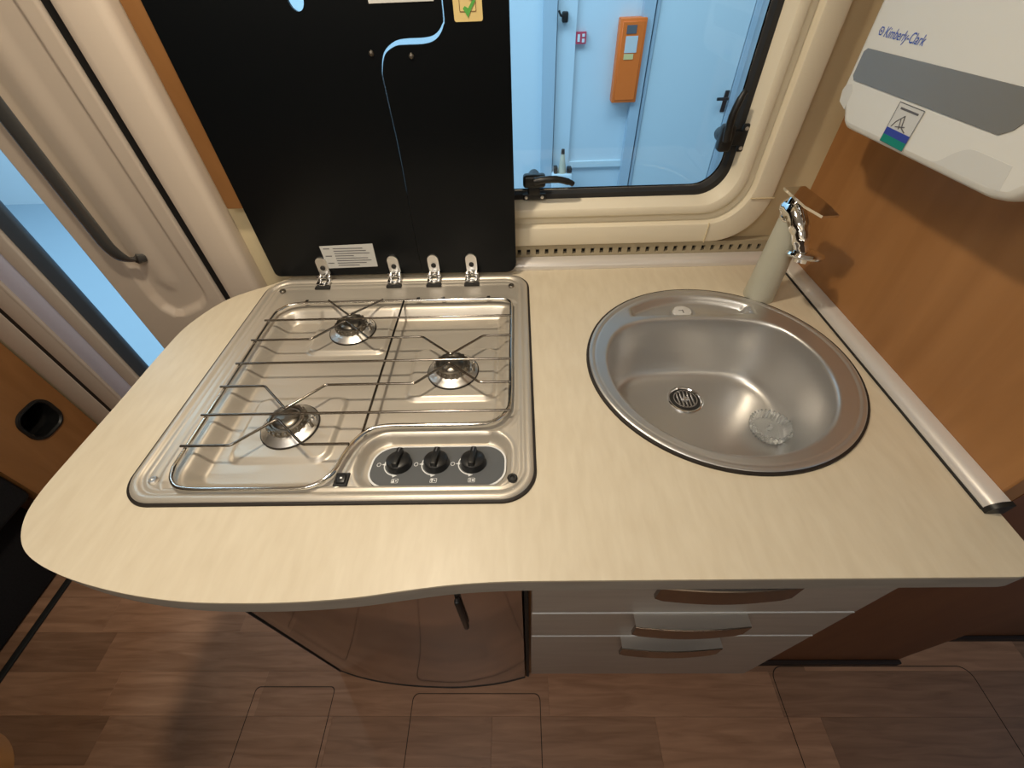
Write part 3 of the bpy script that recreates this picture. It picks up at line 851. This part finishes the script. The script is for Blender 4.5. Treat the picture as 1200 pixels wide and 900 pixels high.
# ================================================================== HOB LIDS (two hinged black panels)
LY0, LY1 = 0.798, 0.803
gap = [(-0.2095, 0.912), (-0.2095, 1.02), (-0.2065, 1.146), (-0.2085, 1.245), (-0.2075, 1.265), (-0.199, 1.285), (-0.182, 1.2955), (-0.165, 1.298), (-0.135, 1.2985), (-0.118, 1.303), (-0.1065, 1.315), (-0.1035, 1.332), (-0.1035, 1.43)]
gw = [0.0002, 0.0003, 0.0006, 0.0007, 0.0008, 0.0013, 0.0025, 0.0036, 0.0036, 0.0025, 0.0012, 0.0009, 0.0009]
gp = crom([(a, b, w_) for (a, b), w_ in zip(gap, gw)], k=4)
nrm = []
for i in range(len(gp)):
    a, b = gp[max(i - 1, 0)], gp[min(i + 1, len(gp) - 1)]
    t = Vector((b[0] - a[0], b[1] - a[1])).normalized()
    nrm.append((t.y, -t.x))
gl = [(p[0] - n_[0] * p[2], p[1] - n_[1] * p[2]) for p, n_ in zip(gp, nrm)]
gr = [(p[0] + n_[0] * p[2], p[1] + n_[1] * p[2]) for p, n_ in zip(gp, nrm)]
arc = lambda cx_, cz_, r_, a0, a1, n=6: [(cx_ + r_ * math.cos(math.radians(a0 + (a1 - a0) * i / n)), cz_ + r_ * math.sin(math.radians(a0 + (a1 - a0) * i / n))) for i in range(n + 1)]
oval = [(-0.309 + 0.0115 * math.cos(2 * math.pi * i / 24), 1.351 + 0.015 * math.sin(2 * math.pi * i / 24)) for i in range(24)]
lidL = gl + arc(-0.517, 1.42, 0.010, 90, 180) + arc(-0.517, 0.922, 0.010, 180, 270)
lidR = arc(-0.031, 0.931, 0.022, 270, 360) + arc(-0.019, 1.42, 0.010, 0, 90) + list(reversed(gr))
ll = thing('hob_lid', 'large black glass hob lid with an oval finger hole, raised upright', 'lid', (-0.36, 0.80, 0.912))
mk('glass_panel', G().prism(lidL, LY0, LY1, 'y', [list(reversed(oval))]), 'black_glass', ll, 30)
mk('screw', G().lathe([(0, 0.0025), (0.003, 0.002), (0.004, 0.0)], (-0.2125 - 0.006, LY0, 1.286), 16, 'y'), 'burner_dark', ll)
lr = thing('hob_lid', 'narrower black glass hob lid nearest the window view, raised upright', 'lid', (-0.10, 0.80, 0.912))
mk('glass_panel', G().prism(lidR, LY0, LY1, 'y'), 'black_glass', lr, 30)
mk('screw', G().lathe([(0, 0.0025), (0.003, 0.002), (0.004, 0.0)], (-0.159, LY0, 1.281), 16, 'y'), 'burner_dark', lr)

# hinges: two per lid
for hx, pa in ((-0.417, ll), (-0.266, ll), (-0.182, lr), (-0.1025, lr)):
    st = [(hx - 0.0115, 0.918), (hx + 0.0115, 0.918), (hx + 0.0115, 0.944)] + arc(hx, 0.944, 0.0115, 0, 180, 10)[1:] + [(hx - 0.0115, 0.944)]
    hg = mk('hinge', G().prism(st, LY0 - 0.0045, LY0 - 0.0005, 'y'), 'aluminium', pa, 40, 'shiny metal hinge strap')
    mk('hinge_screw', G().lathe([(0, 0.003), (0.0035, 0.003), (0.0052, 0.0015), (0.0052, 0)], (hx, LY0 - 0.0045, 0.932), 18, 'y'), 'rubber', hg)
    kn = G()
    for s_ in (-1, 1):
        kn.add(*(lambda q: (q.v, q.f))(G().lathe([(0, -0.0045), (0.0062, -0.0045), (0.0068, -0.003), (0.0068, 0.003), (0.0062, 0.0045), (0, 0.0045)], (hx + s_ * 0.0095, 0.786, CT + 0.015), 18, 'x')))
        kn.rbox(hx + s_ * 0.0095 - 0.0045, hx + s_ * 0.0095 + 0.0045, 0.766, 0.790, CT + 0.006, CT + 0.011, 0.0015, 2)
    kn.rbox(hx - 0.006, hx + 0.006, 0.784, 0.7985, CT + 0.011, CT + 0.022, 0.002, 2)
    kn.rbox(hx - 0.006, hx + 0.006, 0.762, 0.772, CT + 0.006, CT + 0.0115, 0.002, 2)
    mk('hinge_knuckle', kn, 'chrome', hg, 40)
    mk('hinge_pad', G().box(hx - 0.015, hx + 0.016, 0.757, 0.766, CT + 0.003, CT + 0.0062), 'rubber', hg, 0)

# label on the lid
lb = thing('instruction_label', 'white printed instruction label low on the black lid', 'label', (-0.355, LY0, 0.93))
mk('label_paper', G().prism([(-0.408, 0.929), (-0.301, 0.931), (-0.299, 0.982), (-0.409, 0.979)], LY0 - 0.0012, LY0 - 0.0002, 'y'), 'paper', lb, 0)
lp = G()
for i in range(8):
    zz = 0.9735 - i * 0.0054
    wdt = 0.067 if i % 4 != 3 else 0.045
    lp.box(-0.383, -0.383 + wdt + 0.006 * ((i * 7) % 3 - 1), LY0 - 0.0016, LY0 - 0.0011, zz - 0.0007, zz + 0.0007)
    if i in (0, 3, 6):
        lp.box(-0.403, -0.390, LY0 - 0.0016, LY0 - 0.0011, zz - 0.0008, zz + 0.0008)
mk('label_lines', lp, 'dark_print', lb, 0)
# yellow check sticker and pale sticker near the top of the lids
ck = thing('check_sticker', 'yellow sticker with a green tick on the narrower lid', 'sticker', (-0.068, LY0, 1.32))
mk('sticker_paper', G().prism(rrect(-0.0885, -0.0475, 1.318, 1.40, 0.003, 3), LY0 - 0.001, LY0 - 0.0002, 'y'), 'gold_paper', ck, 0)
mk('sticker_frame', G().loft([[(p[0], LY0 - 0.0014, p[1]) for p in rrect(-0.080 + i_, -0.056 - i_, 1.3285 + i_, 1.385 - i_, 0.001, 2)] for i_ in (0, 0.0009)]), 'brown_print', ck, 0)
mk('tick_mark', G().prism([(-0.0685, 1.3225), (-0.062, 1.333), (-0.0565, 1.340), (-0.059, 1.343), (-0.0675, 1.3325), (-0.072, 1.335), (-0.075, 1.3325)], LY0 - 0.0019, LY0 - 0.0014, 'y'), 'green_print', ck, 0)
mk('ring_mark', G().tube(crom([(-0.066, LY0 - 0.002, 1.344), (-0.061, LY0 - 0.002, 1.342), (-0.0585, LY0 - 0.002, 1.346), (-0.063, LY0 - 0.002, 1.349), (-0.067, LY0 - 0.002, 1.347)], True, 4), 0.0008, 6, True), 'brown_print', ck, 0)
tag(mk('pale_sticker', G().box(-0.207, -0.115, LY0 - 0.001, LY0 - 0.0002, 1.3415, 1.38), 'paper', None, 0), 'pale sticker at the top of the large lid', 'sticker')

# ================================================================== SINK
sink = thing('sink', 'round stainless steel sink with a soap ledge', 'sink', (SKX, SKY, CT))
BX, BY, BR, BYM = 0.318, 0.503, 0.176, 0.637
NA = 180


def dshape(off):
    """D-shaped bowl outline shrunk by off, as radius at each angle from the bowl's centre"""
    a = np.linspace(0, 2 * np.pi, NA, endpoint=False)
    R = BR - off
    lim = BYM - off - BY
    s_ = np.sin(a)
    rl = np.where(s_ > 1e-3, lim / np.maximum(s_, 1e-3), 1e3)
    k = 7.0                                        # smooth minimum rounds the two corners
    r = (R ** -k + np.minimum(rl, 10) ** -k) ** (-1 / k)
    return [(BX + r[i] * math.cos(a[i]), BY + r[i] * math.sin(a[i])) for i in range(NA)]


def cring(r_):
    out = []
    for i in range(NA):
        a = 2 * math.pi * i / NA
        d = Vector((math.cos(a), math.sin(a)))
        o = Vector((BX - SKX, BY - SKY))
        b = o.dot(d)
        t = -b + math.sqrt(b * b - (o.dot(o) - r_ * r_))
        out.append((BX + d.x * t, BY + d.y * t))
    return out


rings = []
for r_, z_ in ((0.2112, 0.0034), (0.2108, 0.0044), (0.2095, 0.0052), (0.207, 0.0060), (0.204, 0.0056), (0.2020, 0.0040), (0.2005, 0.0036), (0.199, 0.0040)):
    rings.append([(p[0], p[1], CT + z_) for p in cring(r_)])
A_, B_ = cring(0.198), dshape(-0.004)
for i in range(31):
    t = i / 30
    rg = []
    for pa_, pb_ in zip(A_, B_):
        x_, y_ = pa_[0] + (pb_[0] - pa_[0]) * t, pa_[1] + (pb_[1] - pa_[1]) * t
        sdv = max(0.6415 - y_, math.hypot(x_ - SKX, y_ - SKY) - 0.1935, abs(x_ - 0.320) - 0.112)
        # round the ends of the crescent tray
        z_ = 0.0042 - 0.015 * float(sstep(-sdv, 0.0, 0.009))
        rg.append((x_, y_, CT + z_))
    rings.append(rg)
FZ = 0.772
for off, z_ in ((-0.002, CT + 0.0040), (0.0, CT + 0.003), (0.002, CT + 0.0005), (0.0035, CT - 0.004), (0.007, CT - 0.03), (0.011, CT - 0.06), (0.015, CT - 0.09), (0.0175, CT - 0.105),
                (0.021, FZ + 0.014), (0.0255, FZ + 0.008), (0.031, FZ + 0.004), (0.038, FZ + 0.0018), (0.047, FZ + 0.0008), (0.075, FZ + 0.0004), (0.11, FZ)):
    rings.append([(p[0], p[1], z_) for p in dshape(off)])
mk('basin', G().loft(rings, cap1=True), 'sink_steel', sink, 60)
mk('gasket', G().loft([[(p[0], p[1], CT + z_) for p in circ(SKX, SKY, r_, 96)] for r_, z_ in ((0.207, 0.0042), (0.2124, 0.0042), (0.2144, 0.0034), (0.2150, 0.0001), (0.207, 0.0001))]), 'gasket_brown', sink, label='dark brown gasket')
DX, DY = 0.3135, 0.547
dn = mk('drain', G().lathe([(0.0335, FZ + 0.0008), (0.0335, FZ + 0.0025), (0.032, FZ + 0.0032), (0.0295, FZ + 0.003), (0.028, FZ + 0.0014)], (DX, DY, 0), 48), 'chrome', sink, 40, 'round chrome drain with strainer')
mk('drain_well', G().lathe([(0.0, FZ + 0.0012), (0.0285, FZ + 0.0014)], (DX, DY, 0), 48), 'rubber', dn)
sg_ = G()
for i in range(-2, 3):
    hw_ = math.sqrt(max(0.0225 ** 2 - (i * 0.0068) ** 2, 0))
    sg_.rbox(DX + i * 0.0068 - 0.0015, DX + i * 0.0068 + 0.0015, DY - hw_, DY + hw_, FZ + 0.0012, FZ + 0.0036, 0.0006, 1)
sg_.lathe([(0.0225, FZ + 0.0012), (0.0225, FZ + 0.0036), (0.0205, FZ + 0.0036), (0.0205, FZ + 0.0012)], (DX, DY, 0), 40)
sg_.lathe([(0, FZ + 0.006), (0.004, FZ + 0.0055), (0.006, FZ + 0.0012)], (DX, DY, 0), 20)
mk('strainer', sg_, 'chrome', dn, 40)
TX, TY, TZ = 0.3115, 0.6655, CT - 0.0095
oc = mk('overflow_cap', G().lathe([(0, 0.0065), (0.012, 0.0064), (0.0165, 0.005), (0.0175, 0.0)], (TX - 0.002, TY, TZ), 36), 'satin_cap', sink, 40, 'round chrome overflow cap')
mk('cap_slots', G().rbox(TX - 0.0028, TX - 0.0012, TY - 0.008, TY + 0.002, TZ + 0.006, TZ + 0.0067, 0.0002, 1).rbox(TX - 0.010, TX - 0.002, TY - 0.0008, TY + 0.0008, TZ + 0.006, TZ + 0.0067, 0.0003, 1), 'rubber', oc)
mk('cap_dish', G().lathe([(0.0185, 0.0004), (0.0235, 0.0016), (0.0255, 0.0012)], (TX + 0.001, TY, TZ), 36), 'sink_steel', oc)

# clear fluted plug lying in the bowl
PXc, PYc, PZc = 0.437, 0.4665, FZ + 0.0032
nfl = 30


def flute(r_, z_, amp):
    return [(PXc + (r_ + amp * math.cos(nfl * a)) * math.cos(a), PYc + (r_ + amp * math.cos(nfl * a)) * math.sin(a), PZc + z_) for a in [2 * math.pi * i / (nfl * 6) for i in range(nfl * 6)]]


cg = thing('fluted_plug', 'clear fluted plastic plug cup lying in the sink bowl', 'plug', (PXc, PYc, PZc))
mk('cup', G().loft([flute(0.024, 0, 0.0008), flute(0.029, 0.0, 0.0012), flute(0.0325, 0.010, 0.0022), flute(0.0345, 0.019, 0.0022), flute(0.0315, 0.020, 0.0014), flute(0.029, 0.011, 0.0016), flute(0.027, 0.004, 0.0008), flute(0.02, 0.003, 0.0)], cap0=True, cap1=True), 'clear_plastic', cg, 40)
mk('plug_stem', G().lathe([(0, 0.016), (0.003, 0.0155), (0.004, 0.012), (0.003, 0.0032), (0, 0.0032)], (PXc, PYc, PZc), 16), 'clear_plastic', cg, 40)

# ================================================================== TAP
FX, FY = 0.466, 0.703
tp = thing('tap', 'cream column tap with chrome spout and lever behind the sink', 'tap', (FX, FY, CT))
mk('column', G().lathe([(0, 0.0), (0.0275, 0.0), (0.0280, 0.003), (0.0275, 0.012), (0.0225, 0.150), (0.0215, 0.156), (0.019, 0.158), (0, 0.158)], (FX, FY, CT), 40), 'tap_cream', tp, 40)
tb = G()
tpath = crom([(FX - 0.010, FY + 0.012, CT + 0.166), (FX - 0.010, FY + 0.000, CT + 0.174), (FX - 0.011, FY - 0.020, CT + 0.170), (FX - 0.007, FY - 0.040, CT + 0.153), (FX - 0.003, FY - 0.052, CT + 0.136), (FX + 0.002, FY - 0.058, CT + 0.122)], k=5)
tb.tube(tpath, [0.012, 0.015, 0.017, 0.0175, 0.0175] + [0.017] * 5 + [0.0155] * 5 + [0.0132] * 5 + [0.0115] * 6, 20)
mk('spout', tb, 'chrome', tp, 50, 'curved chrome spout')
mk('spout_collar', G().lathe([(0.0, 0.154), (0.0228, 0.155), (0.0232, 0.160), (0.020, 0.165), (0.0, 0.167)], (FX, FY, CT), 36), 'chrome', tp, 40)
aer = G().lathe([(0, -0.006), (0.013, -0.006), (0.014, 0.0), (0.026, 0.002), (0.0295, 0.006), (0.0275, 0.010), (0.015, 0.015), (0, 0.0155)], (0, 0, 0), 36)
aer.xf(Matrix.Translation((FX + 0.010, FY - 0.056, CT + 0.112)) @ Matrix.Rotation(math.radians(-14), 4, 'X') @ Matrix.Rotation(math.radians(6), 4, 'Y'))
mk('aerator', aer, 'chrome', tp, 40)
lv = G()
lvp = [(-0.018, 0.010), (0.018, 0.008), (0.026, -0.040), (0.026, -0.076), (0.000, -0.074), (-0.012, -0.045)]
lv.prism(lvp, 0, 0.004, 'z')
lv.xf(Matrix.Translation((FX - 0.012, FY + 0.006, CT + 0.198)) @ Matrix.Rotation(math.radians(8), 4, 'Z') @ Matrix.Rotation(math.radians(9), 4, 'X'))
mk('lever', lv, 'chrome', tp, 30, 'flat chrome lever')
mk('lever_hub', G().lathe([(0, 0.026), (0.009, 0.025), (0.0125, 0.019), (0.015, 0.0)], (FX - 0.011, FY - 0.004, CT + 0.172), 30), 'chrome', tp, 40)

# ================================================================== TOWEL DISPENSER
DXF = 0.470
dp = thing('towel_dispenser', 'white wall dispenser with a grey window strip on the orange partition', 'dispenser', (0.52, 0.57, 1.195))
out = [(0.395, 1.225), (0.412, 1.204), (0.435, 1.199), (0.690, 1.194), (0.702, 1.199), (0.712, 1.212), (0.728, 1.218), (0.735, 1.232), (0.735, 1.47), (0.72, 1.49), (0.41, 1.49), (0.395, 1.47)]
outc = []
for i, p in enumerate(out):
    a, b = Vector(out[i - 1]), Vector(out[(i + 1) % len(out)])
    P_ = Vector(p)
    outc += [tuple(P_ + (a - P_) * min(0.3, 0.006 / (a - P_).length)), tuple(P_ * 0.6 + (P_ + (a - P_) * min(0.3, 0.006 / (a - P_).length)) * 0.2 + (P_ + (b - P_) * min(0.3, 0.006 / (b - P_).length)) * 0.2), tuple(P_ + (b - P_) * min(0.3, 0.006 / (b - P_).length))]


def shrink(poly, d):
    n = len(poly)
    res = []
    for i in range(n):
        a, b, c = Vector(poly[i - 1]), Vector(poly[i]), Vector(poly[(i + 1) % n])
        t = (c - a).normalized()
        res.append((b.x - t.y * d, b.y + t.x * d))
    return res


db = G().loft([[(x_, p[0], p[1]) for p in shrink(outc, d_)] for x_, d_ in ((0.5745, 0.004), (0.50, 0.0), (0.478, 0.0), (0.4735, 0.0018), (0.4712, 0.0045), (DXF, 0.009))], cap0=True)
db.prism(shrink(outc, 0.009), DXF, DXF + 0.0001, 'x', sides=False, caps=(True, False))
mk('shell', db, 'white_shell', dp, 40)
mk('window_strip', G().prism([(0.453, 1.2555), (0.464, 1.2485), (0.716, 1.2475), (0.7215, 1.252), (0.7215, 1.2785), (0.716, 1.2825), (0.440, 1.2865), (0.440, 1.275)], DXF - 0.0012, DXF + 0.003, 'x'), 'grey_smoke', dp, 0, 'smoky grey window strip')
# flush arch patch near the aisle, finger-recess shading put into colour
ar = [(0.425, 1.2095), (0.520, 1.2065)] + crom([(0.520, 1.2065), (0.510, 1.210), (0.497, 1.222), (0.482, 1.230), (0.462, 1.231), (0.430, 1.231)], k=4)[1:]
mk('recess_shade_patch', G().prism(ar, DXF - 0.0003, DXF + 0.003, 'x'), 'recess_shade', dp, 0, 'greyish patch painting the shading of the finger recess')
mk('side_notch', G().prism([(0.709, 1.214), (0.727, 1.220), (0.7315, 1.233), (0.728, 1.240), (0.716, 1.243), (0.709, 1.236)], DXF - 0.0002, DXF + 0.004, 'x'), 'recess_shade', dp, 0)
tg = text_geo('Kimberly-Clark', 0.0148, 0.25)
wmax = max(v[0] for v in tg.v)
tg.v = [(DXF - 0.0006, 0.6985 - v[0] * 0.0765 / wmax, 1.2965 + v[1]) for v in tg.v]
mk('lettering', tg, 'logo_blue', dp, 0, 'blue brand lettering')
mk('logo_mark', G().loft([[(DXF - 0.0006, 0.7055 + r_ * math.cos(a), 1.3015 + r_ * math.sin(a)) for a in [2 * math.pi * i / 6 for i in range(6)]] for r_ in (0.0035, 0.0048)]).box(DXF - 0.0007, DXF - 0.0005, 0.7045, 0.7065, 1.3005, 1.3025), 'logo_blue', dp, 0)
ls = mk('instruction_sticker', G().box(DXF - 0.0009, DXF + 0.002, 0.566, 0.610, 1.2025, 1.2445), 'paper', dp, 0, 'instruction sticker with blue and green bands')
mk('sticker_edge', G().loft([[(DXF - 0.0012, p[0], p[1]) for p in ((0.5655 + i_, 1.202 + i_), (0.6105 - i_, 1.202 + i_), (0.6105 - i_, 1.245 - i_), (0.5655 + i_, 1.245 - i_))] for i_ in (0, 0.0009)]), 'dark_print', ls, 0)
mk('blue_band', G().box(DXF - 0.0014, DXF - 0.0009, 0.566, 0.610, 1.2105, 1.2180), 'label_blue', ls, 0)
mk('green_band', G().box(DXF - 0.0014, DXF - 0.0009, 0.566, 0.610, 1.2025, 1.2105), 'label_green', ls, 0)
pic = G().box(DXF - 0.0013, DXF - 0.0009, 0.572, 0.604, 1.2385, 1.2405)
for (a, b) in (((0.590, 1.234), (0.600, 1.226)), ((0.590, 1.234), (0.586, 1.222)), ((0.586, 1.222), (0.578, 1.219)), ((0.600, 1.226), (0.604, 1.220)), ((0.594, 1.230), (0.590, 1.220)), ((0.582, 1.224), (0.597, 1.221))):
    pic.tube([(DXF - 0.0012, a[0], a[1]), (DXF - 0.0012, b[0], b[1])], 0.0006, 5)
mk('pictogram', pic, 'dark_print', ls, 0)
